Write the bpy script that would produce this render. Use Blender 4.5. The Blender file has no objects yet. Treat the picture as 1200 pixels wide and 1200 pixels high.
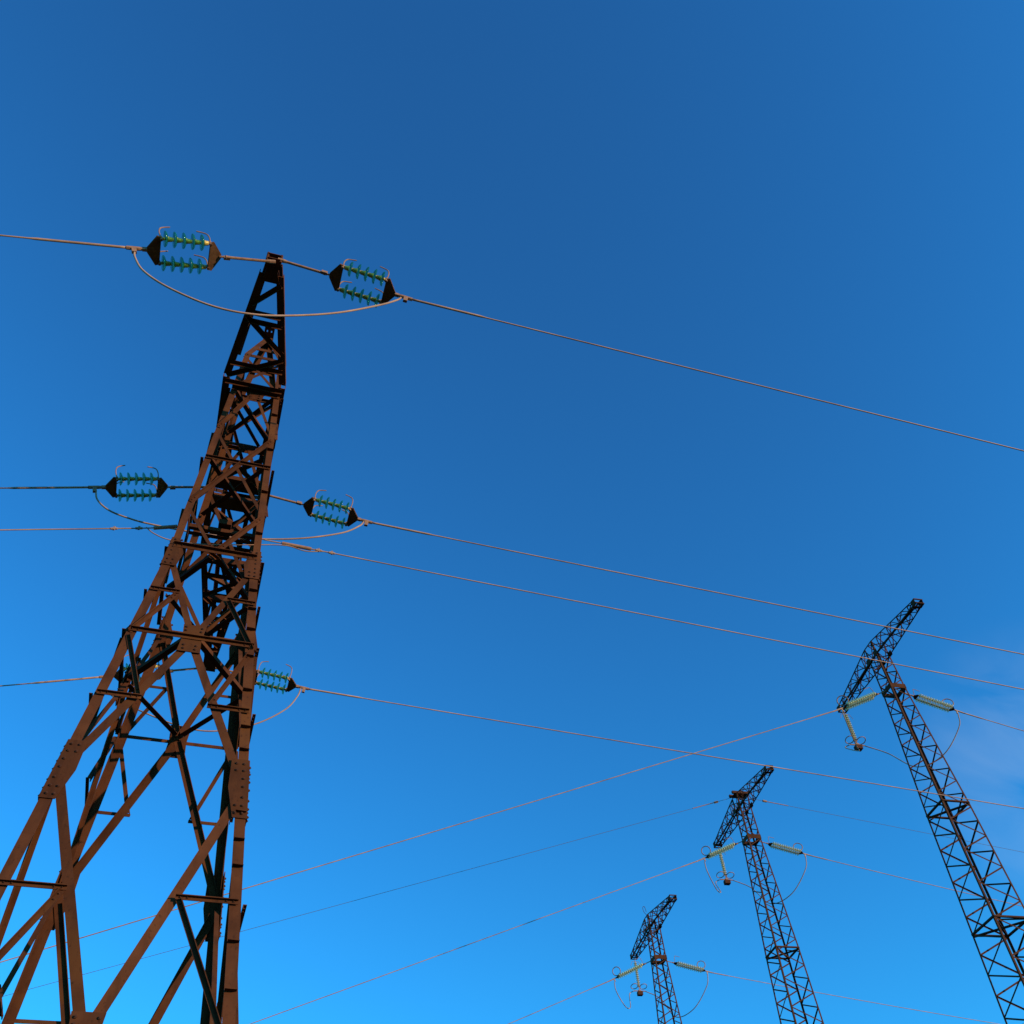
import bpy, math, random
from mathutils import Vector, Matrix

random.seed(7)
scene = bpy.context.scene
EYE = 1.6                                   # eye height above the ground, metres

# ------------------------------------------------------------------ camera
PITCH, ROLL, FPX = 0.849869647, -0.0946276653, 1127.227
cam = bpy.data.cameras.new("camera")
cam_o = bpy.data.objects.new("camera", cam)
scene.collection.objects.link(cam_o)
cam.sensor_width = 36.0
cam.sensor_fit = 'HORIZONTAL'
cam.lens = 36.0 * FPX / 1200.0
cam.clip_start = 0.1
cam.clip_end = 20000
_f = Vector((0, math.cos(PITCH), math.sin(PITCH)))
_u = Vector((0, -math.sin(PITCH), math.cos(PITCH)))
_r = Vector((1, 0, 0))
_r2 = _r * math.cos(ROLL) + _u * math.sin(ROLL)
_u2 = -_r * math.sin(ROLL) + _u * math.cos(ROLL)
cam_o.matrix_world = Matrix(((_r2.x, _u2.x, -_f.x, 0), (_r2.y, _u2.y, -_f.y, 0),
                             (_r2.z, _u2.z, -_f.z, EYE), (0, 0, 0, 1)))
scene.camera = cam_o

# ------------------------------------------------------------------ sky and sun
SUN_AZ = math.radians(114.0)                # clockwise from +Y
SUN_EL = math.radians(10.0)
world = bpy.data.worlds.new("World")
scene.world = world
world.use_nodes = True
wn = world.node_tree
wl = wn.links
bg = wn.nodes["Background"]
sky = wn.nodes.new("ShaderNodeTexSky")
sky.sky_type = 'NISHITA'
sky.sun_disc = False
sky.sun_elevation = SUN_EL
sky.sun_rotation = SUN_AZ
sky.altitude = 0
sky.air_density = 1.0
sky.dust_density = 0.3
sky.ozone_density = 4.0
# the camera's contrasty, saturated rendering of a clear evening sky
def _vmath(op, a, val):
    n = wn.nodes.new("ShaderNodeVectorMath")
    n.operation = op
    wl.new(a, n.inputs[0])
    n.inputs[1].default_value = val
    return n.outputs[0]
SKY_STRENGTH = 0.1
scaled = _vmath('MULTIPLY', sky.outputs[0], (SKY_STRENGTH,) * 3)
scaled = _vmath('MINIMUM', scaled, (0.40, 0.40, 0.40))
sep = wn.nodes.new("ShaderNodeSeparateXYZ")
wl.new(scaled, sep.inputs[0])
comb = wn.nodes.new("ShaderNodeCombineXYZ")
for _i, (_g, _k, _c) in enumerate(((1.1, 0.60, 0.0060), (1.32, 5.45, 0.0), (1.27, 5.3, 0.0))):
    _p = wn.nodes.new("ShaderNodeMath")
    _p.operation = 'POWER'
    _s = wn.nodes.new("ShaderNodeMath")
    _s.operation = 'SMOOTH_MIN'
    wl.new(sep.outputs[_i], _s.inputs[0])
    _s.inputs[1].default_value = 0.32
    _s.inputs[2].default_value = 0.05
    wl.new(_s.outputs[0], _p.inputs[0])
    _p.inputs[1].default_value = _g
    _m = wn.nodes.new("ShaderNodeMath")
    _m.operation = 'MULTIPLY_ADD'
    wl.new(_p.outputs[0], _m.inputs[0])
    _m.inputs[1].default_value = _k / SKY_STRENGTH
    _m.inputs[2].default_value = _c / SKY_STRENGTH
    wl.new(_m.outputs[0], comb.inputs[_i])
graded = comb.outputs[0]
# a faint wisp of high cloud low on the right
wtc = wn.nodes.new("ShaderNodeTexCoord")
cdir = (0.4583, 0.7598, 0.4611)
dot = wn.nodes.new("ShaderNodeVectorMath")
dot.operation = 'DOT_PRODUCT'
wl.new(wtc.outputs['Generated'], dot.inputs[0])
dot.inputs[1].default_value = cdir
mr = wn.nodes.new("ShaderNodeMapRange")
mr.inputs['From Min'].default_value = math.cos(math.radians(8))
mr.inputs['From Max'].default_value = 1.0
mr.interpolation_type = 'SMOOTHSTEP'
wl.new(dot.outputs['Value'], mr.inputs['Value'])
mp = wn.nodes.new("ShaderNodeMapping")
mp.inputs['Rotation'].default_value = (0.3, 0.5, 0.4)
mp.inputs['Scale'].default_value = (4.0, 13.0, 5.0)
wl.new(wtc.outputs['Generated'], mp.inputs['Vector'])
cn = wn.nodes.new("ShaderNodeTexNoise")
cn.inputs['Scale'].default_value = 2.2
cn.inputs['Detail'].default_value = 7
cn.inputs['Distortion'].default_value = 0.6
wl.new(mp.outputs[0], cn.inputs['Vector'])
cr = wn.nodes.new("ShaderNodeMapRange")
cr.inputs['From Min'].default_value = 0.34
cr.inputs['From Max'].default_value = 0.70
cr.inputs['To Max'].default_value = 0.15
wl.new(cn.outputs['Fac'], cr.inputs['Value'])
cm = wn.nodes.new("ShaderNodeMath")
cm.operation = 'MULTIPLY'
wl.new(mr.outputs[0], cm.inputs[0])
wl.new(cr.outputs[0], cm.inputs[1])
cmix = wn.nodes.new("ShaderNodeMix")
cmix.data_type = 'RGBA'
wl.new(cm.outputs[0], cmix.inputs[0])
wl.new(graded, cmix.inputs[6])
cmix.inputs[7].default_value = (5.6, 6.9, 8.4, 1)
wl.new(cmix.outputs[2], bg.inputs['Color'])
bg.inputs['Strength'].default_value = 0.0785

sun = bpy.data.lights.new("sun", 'SUN')
sun.energy = 4.0
sun.angle = math.radians(0.53)
sun.color = (1.0, 0.72, 0.43)
sun_o = bpy.data.objects.new("sun", sun)
scene.collection.objects.link(sun_o)
_sd = Vector((math.sin(SUN_AZ) * math.cos(SUN_EL), math.cos(SUN_AZ) * math.cos(SUN_EL), math.sin(SUN_EL)))
sun_o.rotation_euler = _sd.to_track_quat('Z', 'Y').to_euler()
sun_o.location = (60, -40, 50)

vs = scene.view_settings
vs.view_transform = 'Standard'
vs.look = 'None'
vs.exposure = 0.35
vs.gamma = 1.0

# ------------------------------------------------------------------ materials
def mat(name, col, rough=0.6, metal=0.0, var=0.25, scale=6.0, trans=0.0, col2=None, spec=0.5, bump=0.0):
    m = bpy.data.materials.new(name)
    m.use_nodes = True
    nt = m.node_tree
    b = nt.nodes["Principled BSDF"]
    b.inputs['Roughness'].default_value = rough
    b.inputs['Metallic'].default_value = metal
    b.inputs['Specular IOR Level'].default_value = spec
    if trans:
        b.inputs['Transmission Weight'].default_value = trans
        b.inputs['IOR'].default_value = 1.5
    tc = nt.nodes.new("ShaderNodeTexCoord")
    nz = nt.nodes.new("ShaderNodeTexNoise")
    nz.inputs['Scale'].default_value = scale
    nz.inputs['Detail'].default_value = 6
    nz.inputs['Roughness'].default_value = 0.65
    nt.links.new(tc.outputs['Object'], nz.inputs['Vector'])
    rp = nt.nodes.new("ShaderNodeValToRGB")
    rp.color_ramp.elements[0].position = 0.3
    rp.color_ramp.elements[1].position = 0.7
    c2 = col2 or [min(1, c * (1 + var)) for c in col]
    c1 = [c * (1 - var) for c in col]
    rp.color_ramp.elements[0].color = (*c1, 1)
    rp.color_ramp.elements[1].color = (*c2, 1)
    nt.links.new(nz.outputs['Fac'], rp.inputs['Fac'])
    nt.links.new(rp.outputs['Color'], b.inputs['Base Color'])
    if bump:
        bp = nt.nodes.new("ShaderNodeBump")
        bp.inputs['Strength'].default_value = bump
        bp.inputs['Distance'].default_value = 0.004
        nt.links.new(nz.outputs['Fac'], bp.inputs['Height'])
        nt.links.new(bp.outputs['Normal'], b.inputs['Normal'])
    return m

M_RUST = mat("rust_brown_paint", (0.068, 0.023, 0.0112), 0.8, 0, 0.2, 2.2, col2=(0.098, 0.034, 0.0155), spec=0.08, bump=0.3)
def weather(m, dark, rust):
    """large rust patches and runs down the members, on top of the fine noise"""
    nt = m.node_tree
    b = nt.nodes["Principled BSDF"]
    src = b.inputs['Base Color'].links[0].from_socket
    geo = nt.nodes.new("ShaderNodeNewGeometry")
    prev = src
    for scale, lo, hi, col, amt in (((9, 9, 0.9), 0.50, 0.72, dark, 0.55), ((1.6, 1.6, 1.6), 0.52, 0.70, rust, 0.6), ((30, 30, 22), 0.60, 0.74, dark, 0.7)):
        mp_ = nt.nodes.new("ShaderNodeMapping")
        mp_.inputs['Scale'].default_value = scale
        nt.links.new(geo.outputs['Position'], mp_.inputs['Vector'])
        nz = nt.nodes.new("ShaderNodeTexNoise")
        nz.inputs['Scale'].default_value = 1.0
        nz.inputs['Detail'].default_value = 5
        nt.links.new(mp_.outputs[0], nz.inputs['Vector'])
        r_ = nt.nodes.new("ShaderNodeMapRange")
        r_.inputs['From Min'].default_value = lo
        r_.inputs['From Max'].default_value = hi
        r_.inputs['To Max'].default_value = amt
        nt.links.new(nz.outputs['Fac'], r_.inputs['Value'])
        mx = nt.nodes.new("ShaderNodeMix")
        mx.data_type = 'RGBA'
        nt.links.new(r_.outputs[0], mx.inputs[0])
        nt.links.new(prev, mx.inputs[6])
        mx.inputs[7].default_value = (*col, 1)
        prev = mx.outputs[2]
    oi = nt.nodes.new("ShaderNodeObjectInfo")
    rr = nt.nodes.new("ShaderNodeMapRange")
    rr.inputs['To Min'].default_value = 0.82
    rr.inputs['To Max'].default_value = 1.22
    nt.links.new(oi.outputs['Random'], rr.inputs['Value'])
    hv = nt.nodes.new("ShaderNodeHueSaturation")
    nt.links.new(rr.outputs[0], hv.inputs['Value'])
    nt.links.new(prev, hv.inputs['Color'])
    nt.links.new(hv.outputs[0], b.inputs['Base Color'])

weather(M_RUST, (0.030, 0.012, 0.008), (0.118, 0.043, 0.014))
M_BOLT = mat("weathered_bolt_steel", (0.06, 0.025, 0.018), 0.8, 0, 0.3, 20, spec=0.08)
M_DARKSTEEL = mat("dark_brown_steel", (0.070, 0.026, 0.015), 0.8, 0, 0.25, 1.5, spec=0.08)
M_GALV = mat("weathered_fittings", (0.28, 0.15, 0.10), 0.65, 0, 0.3, 12, spec=0.2)
M_YOKE = mat("rusty_yoke_plate", (0.17, 0.08, 0.04), 0.8, 0, 0.35, 14, spec=0.08)
M_CAP = mat("insulator_cap_metal", (0.55, 0.40, 0.10), 0.4, 0.1, 0.3, 25, spec=0.3)
def glass_mat(name, col, tint, through, rough=0.08):
    """thin moulded glass: part of the light goes straight through, tinted"""
    m = mat(name, col, rough, 0, 0.1, 8, spec=0.6)
    nt = m.node_tree
    out = [n for n in nt.nodes if n.type == 'OUTPUT_MATERIAL'][0]
    b = nt.nodes["Principled BSDF"]
    tr = nt.nodes.new("ShaderNodeBsdfTransparent")
    tr.inputs['Color'].default_value = (*tint, 1)
    mx = nt.nodes.new("ShaderNodeMixShader")
    mx.inputs[0].default_value = through
    nt.links.new(b.outputs[0], mx.inputs[1])
    nt.links.new(tr.outputs[0], mx.inputs[2])
    nt.links.new(mx.outputs[0], out.inputs['Surface'])
    return m

M_GLASS = glass_mat("green_insulator_glass", (0.008, 0.120, 0.080), (0.55, 0.97, 0.74), 0.54)
M_PALEGLASS = glass_mat("pale_insulator_glass", (0.72, 0.72, 0.56), (0.95, 0.97, 0.90), 0.45, 0.2)
M_WIRE = mat("weathered_conductor", (0.34, 0.205, 0.16), 0.6, 0, 0.4, 1.3, spec=0.25)
M_DARKWIRE = mat("dark_steel_wire", (0.10, 0.075, 0.07), 0.6, 0, 0.15, 30, spec=0.2)
M_GROUND = mat("dry_grass_ground", (0.045, 0.042, 0.02), 0.95, 0, 0.4, 0.6, spec=0.1)

# ------------------------------------------------------------------ mesh helpers
class MB:
    def __init__(self):
        self.v, self.f = [], []

    def add(self, verts, faces):
        o = len(self.v)
        self.v += [tuple(p) for p in verts]
        self.f += [tuple(i + o for i in fc) for fc in faces]

    def loft(self, rings, closed=True):
        n = len(rings[0])
        verts = [p for r in rings for p in r]
        faces = []
        for k in range(len(rings) - 1):
            for i in range(n):
                j = (i + 1) % n
                faces.append((k * n + i, k * n + j, (k + 1) * n + j, (k + 1) * n + i))
        faces.append(tuple(range(n - 1, -1, -1)))
        faces.append(tuple((len(rings) - 1) * n + i for i in range(n)))
        self.add(verts, faces)

    def angle(self, pts, fd, od, a, b, t):
        """steel angle section: heel runs along pts, flange a along fd, flange b along od"""
        fd, od = Vector(fd).normalized(), Vector(od).normalized()
        prof = [(0, 0), (a, 0), (a, t), (t, t), (t, b), (0, b)]
        self.loft([[Vector(p) + fd * x + od * y for x, y in prof] for p in pts])

    def bar(self, p0, p1, w, h, up=(0, 0, 1)):
        p0, p1 = Vector(p0), Vector(p1)
        d = (p1 - p0).normalized()
        s = d.cross(Vector(up))
        if s.length < 1e-4:
            s = d.cross(Vector((1, 0, 0)))
        s.normalize()
        n = s.cross(d)
        q = [s * (w / 2) + n * (h / 2), -s * (w / 2) + n * (h / 2), -s * (w / 2) - n * (h / 2), s * (w / 2) - n * (h / 2)]
        self.loft([[p0 + k for k in q], [p1 + k for k in q]])

    def plate(self, outline, nrm, t):
        n = Vector(nrm).normalized() * (t / 2)
        self.loft([[Vector(p) - n for p in outline], [Vector(p) + n for p in outline]])

    def tube(self, pts, r, n=8):
        pts = [Vector(p) for p in pts]
        rad = r if isinstance(r, (list, tuple)) else [r] * len(pts)
        t0 = (pts[1] - pts[0]).normalized()
        a = t0.cross(Vector((0, 0, 1)))
        if a.length < 1e-3:
            a = t0.cross(Vector((1, 0, 0)))
        a.normalize()
        rings = []
        for i, p in enumerate(pts):
            t = (pts[min(i + 1, len(pts) - 1)] - pts[max(i - 1, 0)]).normalized()
            a = (a - t * a.dot(t)).normalized()
            b = t.cross(a)
            rings.append([p + (a * math.cos(2 * math.pi * k / n) + b * math.sin(2 * math.pi * k / n)) * rad[i] for k in range(n)])
        self.loft(rings)

    def ring(self, c, axis, R, r, n=28, m=6):
        c, axis = Vector(c), Vector(axis).normalized()
        a = axis.cross(Vector((0.3, 0.2, 1))).normalized()
        b = axis.cross(a)
        V, F = [], []
        for i in range(n):
            th = 2 * math.pi * i / n
            e = a * math.cos(th) + b * math.sin(th)
            for j in range(m):
                ph = 2 * math.pi * j / m
                V.append(c + e * (R + r * math.cos(ph)) + axis * (r * math.sin(ph)))
        for i in range(n):
            for j in range(m):
                F.append((i * m + j, ((i + 1) % n) * m + j, ((i + 1) % n) * m + (j + 1) % m, i * m + (j + 1) % m))
        self.add(V, F)

    def lathe(self, c, axis, prof, n=20):
        c, axis = Vector(c), Vector(axis).normalized()
        a = axis.cross(Vector((0, 0, 1)))
        if a.length < 1e-3:
            a = axis.cross(Vector((1, 0, 0)))
        a.normalize()
        b = axis.cross(a)
        rings = []
        for x, r in prof:
            rings.append([c + axis * x + (a * math.cos(2 * math.pi * k / n) + b * math.sin(2 * math.pi * k / n)) * r for k in range(n)])
        self.loft(rings)

    def second(self, m):
        """faces added from here on take this second material"""
        self.cut, self.m2 = len(self.f), m

    def build(self, name, m, parent=None, smooth=False, label=None):
        me = bpy.data.meshes.new(name)
        me.from_pydata(self.v, [], self.f)
        me.materials.append(m)
        if hasattr(self, 'cut'):
            me.materials.append(self.m2)
            for p in me.polygons:
                if p.index >= self.cut:
                    p.material_index = 1
        me.validate()
        if smooth:
            for p in me.polygons:
                p.use_smooth = True
        o = bpy.data.objects.new(name, me)
        scene.collection.objects.link(o)
        if parent is not None:
            o.parent = parent
        if label:
            o['label'] = label
        return o


def tag(o, label, cat, group=None):
    o['label'] = label
    o['category'] = cat
    if group:
        o['group'] = group
    return o


def empty(name, loc, rot=0.0):
    o = bpy.data.objects.new(name, None)
    o.empty_display_size = 0.3
    scene.collection.objects.link(o)
    o.location = loc
    o.rotation_euler = (0, 0, rot)
    return o


def copy_tree(o, parent=None):
    c = o.copy()
    scene.collection.objects.link(c)
    if parent is not None:
        c.parent = parent
    for ch in list(o.children):
        copy_tree(ch, c)
    return c


def spline(P, n=10):
    P = [Vector(p) for p in P]
    Q = [P[0] * 2 - P[1]] + P + [P[-1] * 2 - P[-2]]
    out = []
    for i in range(1, len(Q) - 2):
        for k in range(n):
            t = k / n
            a, b, c, d = Q[i - 1], Q[i], Q[i + 1], Q[i + 2]
            out.append(0.5 * ((2 * b) + (c - a) * t + (2 * a - 5 * b + 4 * c - d) * t * t + (3 * b - a - 3 * c + d) * t ** 3))
    out.append(P[-1])
    return out

# ------------------------------------------------------------------ ground
g = MB()
N = 40
R = 6000.0
vv, ff = [], []
for i in range(N + 1):
    for j in range(N + 1):
        x = (i / N * 2 - 1)
        y = (j / N * 2 - 1)
        vv.append((x * abs(x) * R, y * abs(y) * R, 0.0))
for i in range(N):
    for j in range(N):
        k = i * (N + 1) + j
        ff.append((k, k + N + 1, k + N + 2, k + 1))
g.add(vv, ff)
go = g.build("ground", M_GROUND)
go['kind'] = 'structure'

# ------------------------------------------------------------------ large tower
PSI = 0.370865059
T0 = Vector((-4.70379, 10.2, 0.0))
ZT, ZK, ZC, ZN, ZD, ZB = [z + EYE for z in (14.961, 10.206, 8.526, 6.251, 3.43, -0.25)]
ZTOP = 16.30 + EYE

def lerp(a, b, t):
    return a + (b - a) * t

def uL(z):
    if z > ZK:
        return lerp(-0.605, -0.40, (z - ZK) / (ZT - ZK))
    return lerp(-0.605, -1.015, (ZK - z) / (ZK - ZN))

def uR(z):
    if z > ZK:
        return lerp(0.665, 0.46, (z - ZK) / (ZT - ZK))
    return lerp(0.665, 1.005, (ZK - z) / (ZK - ZN))

def wV(z):
    if z > ZK:
        return lerp(0.93, 0.60, (z - ZK) / (ZT - ZK))
    return lerp(0.93, 1.415, (ZK - z) / (ZK - ZN))

def corner(su, sv, z):
    return Vector((uL(z) if su < 0 else uR(z), sv * wV(z), z))

FACES = {'near': ((-1, -1), (1, -1), Vector((0, -1, 0))),
         'right': ((1, -1), (1, 1), Vector((1, 0, 0))),
         'rear': ((1, 1), (-1, 1), Vector((0, 1, 0))),
         'left': ((-1, 1), (-1, -1), Vector((-1, 0, 0)))}

def fpt(face, s, z):
    a, b, n = FACES[face]
    return corner(*a, z).lerp(corner(*b, z), (s + 1) / 2)

tower = empty("lattice_tower", T0, PSI)
tag(tower, "large rust-brown lattice tower close up on the left, carrying green glass insulators", "power tower",
    "lattice towers of the power lines")

def bolts(m, pts, n, r=0.016, h=0.014):
    n = Vector(n).normalized()
    for p in pts:
        m.lathe(Vector(p), n, [(0, r), (h, r), (h + 0.001, r * 0.5), (h + 0.008, r * 0.45)], 6)

def brace(name, face, s0, z0, s1, z1, a=0.09, b=0.06, off=-0.014, out=False, edge='up', t=0.009):
    n = FACES[face][2]
    p0, p1 = fpt(face, s0, z0) + n * off, fpt(face, s1, z1) + n * off
    d = (p1 - p0).normalized()
    perp = n.cross(d).normalized()
    if perp.z < 0:
        perp = -perp
    if edge == 'low':
        perp = -perp
    m = MB()
    m.angle([p0 + perp * (a / 2), p1 + perp * (a / 2)], -perp, n if out else -n, a, b, t)
    m.second(M_BOLT)
    L = (p1 - p0).length
    for e in (0.045, 0.115, L - 0.115, L - 0.045):
        bolts(m, [p0 + d * e + n * (t if out else 0.0)], n, min(0.011, a * 0.17), 0.009)
    return m.build(name, M_RUST, tower)

# legs -------------------------------------------------------------------
legs = {}
for su in (-1, 1):
    for sv in (-1, 1):
        fd, od = Vector((-su, 0, 0)), Vector((0, -sv, 0))
        m = MB()
        m.angle([corner(su, sv, z) for z in (0.0, ZN, ZK - 0.004)], fd, od, 0.116, 0.116, 0.014)
        m.angle([corner(su, sv, z) for z in (ZK + 0.004, ZT, ZTOP)], fd, od, 0.104, 0.104, 0.012)
        legs[su, sv] = m.build("leg", M_RUST, tower)

def leg_gusset(face, s, z0, z1, w_top, w_bot, lean=0.0):
    """splice / node plate on a leg: four-sided plate in the face plane, with bolts"""
    n = FACES[face][2]
    sg = -1 if s > 0 else 1
    a, b, _ = FACES[face]
    h = (fpt(face, 1, z0) - fpt(face, -1, z0)).normalized() * sg
    o = n * 0.010
    A, B = fpt(face, s, z1) - h * 0.012 + o, fpt(face, s, z0) - h * 0.012 + o
    zm = (z0 + z1) / 2
    C = fpt(face, s, zm) + h * (max(w_top, w_bot) + 0.01) + o
    m = MB()
    m.plate([A, A + h * w_top, C, B + h * w_bot, B], n, 0.012)
    m.second(M_BOLT)
    P = []
    for k in (0.08, 0.2, 0.34, 0.48, 0.66, 0.8, 0.93):
        z = lerp(z1, z0, k)
        q = fpt(face, s, z)
        P.append(q + h * 0.045 + n * 0.016)
        if k in (0.08, 0.2, 0.8, 0.93):
            P.append(q + h * (0.13 if k < 0.5 else 0.12) + n * 0.016)
    bolts(m, P, n)
    return m.build("gusset_plate", M_RUST, legs[a if s < 0 else b])

for fc in FACES:
    for s in (-1, 1):
        leg_gusset(fc, s, ZN - 0.40, ZN + 0.40, 0.20, 0.16)
        leg_gusset(fc, s, ZK - 0.28, ZK + 0.34, 0.11, 0.20)
        leg_gusset(fc, s, ZB - 0.4, ZB + 0.4, 0.24, 0.22)

def centre_gusset(face, z, w, h):
    n = FACES[face][2]
    d = (fpt(face, 1, z) - fpt(face, -1, z)).normalized()
    o = n * 0.006
    c = fpt(face, 0, z) + o
    cu, cd = fpt(face, 0, z + h / 2) + o, fpt(face, 0, z - h / 2) + o
    m = MB()
    m.plate([cu - d * w * 0.5, cu + d * w * 0.5, c + d * w * 0.42, cd + d * w * 0.5, cd - d * w * 0.5, c - d * w * 0.42], n, 0.012)
    m.second(M_BOLT)
    P = []
    for k in (-0.40, -0.27, 0.27, 0.40):
        for e in (-0.3, 0.3):
            P.append(fpt(face, 0, z + h * k) + d * w * (e + k * 0.12 * (1 if e > 0 else -1)) + n * 0.012)
    bolts(m, P, n)
    m.build("gusset_plate", M_RUST, tower)

# lower panels -------------------------------------------------------------
def xpanel(face, za, zx, zb, big=0.085, big2=0.102):
    W = lambda z: (fpt(face, 1, z) - fpt(face, -1, z)).length
    ins = lambda z: 1 - 0.16 / W(z)
    # main X, meeting at the middle of the horizontal
    for s in (-1, 1):
        brace("diagonal_brace", face, s * ins(za), za - 0.10, 0, zx + 0.02, big, 0.06, -0.015)
        brace("diagonal_brace", face, 0, zx - 0.02, s * ins(zb), zb + 0.10, big2, 0.06, -0.015)
    centre_gusset(face, zx, 0.29, 0.50)
    brace("horizontal_bar", face, -0.985, zx, 0.985, zx, 0.052, 0.048, 0.020, True)
    zu, zl = (za + zx) / 2, (zx + zb) / 2
    ku, kl = 0.5, 0.5
    for s in (-1, 1):
        brace("horizontal_bar", face, s * 0.97, zu, s * 0.44, zu, 0.044, 0.040, 0.020, True)
        brace("horizontal_bar", face, s * 0.97, zl, s * 0.42, zl, 0.046, 0.042, 0.020, True)
        brace("diagonal_brace", face, s * 0.95, zx - 0.04, s * 0.47, zu - 0.02, 0.056, 0.050, 0.004, True)
        brace("diagonal_brace", face, s * 0.95, zx - 0.10, s * 0.46, zl + 0.02, 0.056, 0.050, 0.004, True)

for fc in FACES:
    xpanel(fc, ZK, ZC, ZN)
    xpanel(fc, ZN, ZD, ZB, 0.104, 0.104)

# upper body ------------------------------------------------------------------
Z1, ZX, Z2 = 13.54 + EYE, 12.65 + EYE, 11.38 + EYE
def upper(face):
    for s in (-1, 1):
        of = dict(a=0.064, b=0.05, off=0.004, out=True) if s < 0 else dict(a=0.052, b=0.045, off=-0.014)
        brace("diagonal_brace", face, 0.10 * s, ZT - 0.16, 0.93 * s, Z1 + 0.04, **of)
        of = dict(a=0.064, b=0.05, off=0.004, out=True) if s > 0 else dict(a=0.052, b=0.045, off=-0.014)
        brace("diagonal_brace", face, 0.93 * s, Z1 - 0.06, -0.93 * s, Z2 + 0.06, **of)
        of = dict(a=0.064, b=0.05, off=0.004, out=True) if s > 0 else dict(a=0.052, b=0.045, off=-0.014)
        brace("diagonal_brace", face, 0.93 * s, Z2 - 0.06, 0.06 * s, ZK + 0.22, **of)
        # gable panel above the arm
        brace("diagonal_brace", face, 0.93 * s, ZT + 0.12, -0.93 * s, ZTOP - 0.1, 0.055, 0.045, -0.014 - 0.010 * (s > 0))
    brace("horizontal_bar", face, -0.98, ZX, 0.98, ZX, 0.045, 0.048, 0.017, True)
    brace("horizontal_bar", face, -0.93, ZK + 0.16, 0.93, ZK + 0.16, 0.068, 0.060, 0.020, True)
    brace("horizontal_bar", face, -0.99, ZT - 0.06, 0.99, ZT - 0.06, 0.065, 0.06, 0.017, True)
    brace("horizontal_bar", face, -0.97, ZTOP - 0.05, 0.97, ZTOP - 0.05, 0.08, 0.06, 0.006, False)
    n = FACES[face][2]
    d = (fpt(face, 1, ZT) - fpt(face, -1, ZT)).normalized()
    c0 = fpt(face, 0, ZT - 0.03) + n * 0.012
    c1 = fpt(face, 0, ZT - 0.27) + n * 0.012
    m = MB()
    m.plate([c0 - d * 0.17, c0 + d * 0.17, c1 + d * 0.12, c1 - d * 0.12], n, 0.008)
    m.second(M_BOLT)
    bolts(m, [c0 + (c1 - c0) * k + d * e + n * 0.004 for k in (0.45, 0.8) for e in (-0.08, 0.08)], n)
    m.build("gusset_plate", M_RUST, tower)

for fc in FACES:
    upper(fc)

# horizontal diaphragms (looked at from below they show as dark crosses)
def diaphragm(z, both=True):
    A, B, C, D = corner(-1, -1, z), corner(1, -1, z), corner(1, 1, z), corner(-1, 1, z)
    for p, q, dz in ((A, C, 0.0), (B, D, 0.085)):
        m = MB()
        d = (q - p).normalized()
        s = d.cross(Vector((0, 0, 1)))
        v = Vector((0, 0, dz))
        m.angle([p + d * 0.1 + v + s * 0.04, q - d * 0.1 + v + s * 0.04], -s, (0, 0, 1), 0.08, 0.06, 0.008)
        m.build("diaphragm_brace", M_RUST, tower)

m = MB()
m.angle([corner(-1, -1, ZT - 0.10) + Vector((0.02, 0.24, 0)), corner(1, 1, ZT - 0.10) + Vector((-0.24, -0.02, 0))], (0.6, -0.8, 0), (0, 0, 1), 0.07, 0.06, 0.008)
m.build("diaphragm_brace", M_RUST, tower)
for z in (ZT + 0.02, ZX + 0.1):
    diaphragm(z)

def diamond(z):
    mids = [(corner(-1, -1, z) + corner(1, -1, z)) / 2, (corner(1, -1, z) + corner(1, 1, z)) / 2,
            (corner(1, 1, z) + corner(-1, 1, z)) / 2, (corner(-1, 1, z) + corner(-1, -1, z)) / 2]
    for i in range(4):
        p, q = mids[i], mids[(i + 1) % 4]
        m = MB()
        d = (q - p).normalized()
        s = d.cross(Vector((0, 0, 1)))
        m.angle([p + d * 0.08 + s * 0.04, q - d * 0.08 + s * 0.04], -s, (0, 0, 1), 0.08, 0.06, 0.008)
        m.build("diaphragm_brace", M_RUST, tower)

diamond(ZK + 0.10)
diamond(ZC + 0.06)

# step plates up the near right leg
for z in (2.6, 3.05, 3.48, 3.95, 4.43, 5.26, 5.58, 5.93, 6.80, 7.15, 7.75, 8.35, 8.86, 9.27, 9.66, 10.95, 12.0, 13.2, 14.29):
    z += EYE
    p = corner(1, -1, z)
    w_ = 0.112 if z < ZK else 0.10
    m = MB()
    q = p + Vector((-0.002, -0.003, 0))
    m.plate([q, q + Vector((-w_, 0, 0)), q + Vector((-w_, -0.058, 0)), q + Vector((0, -0.05, 0))], (0, 0, 1), 0.008)
    m.build("step_plate", M_RUST, tower)

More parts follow.
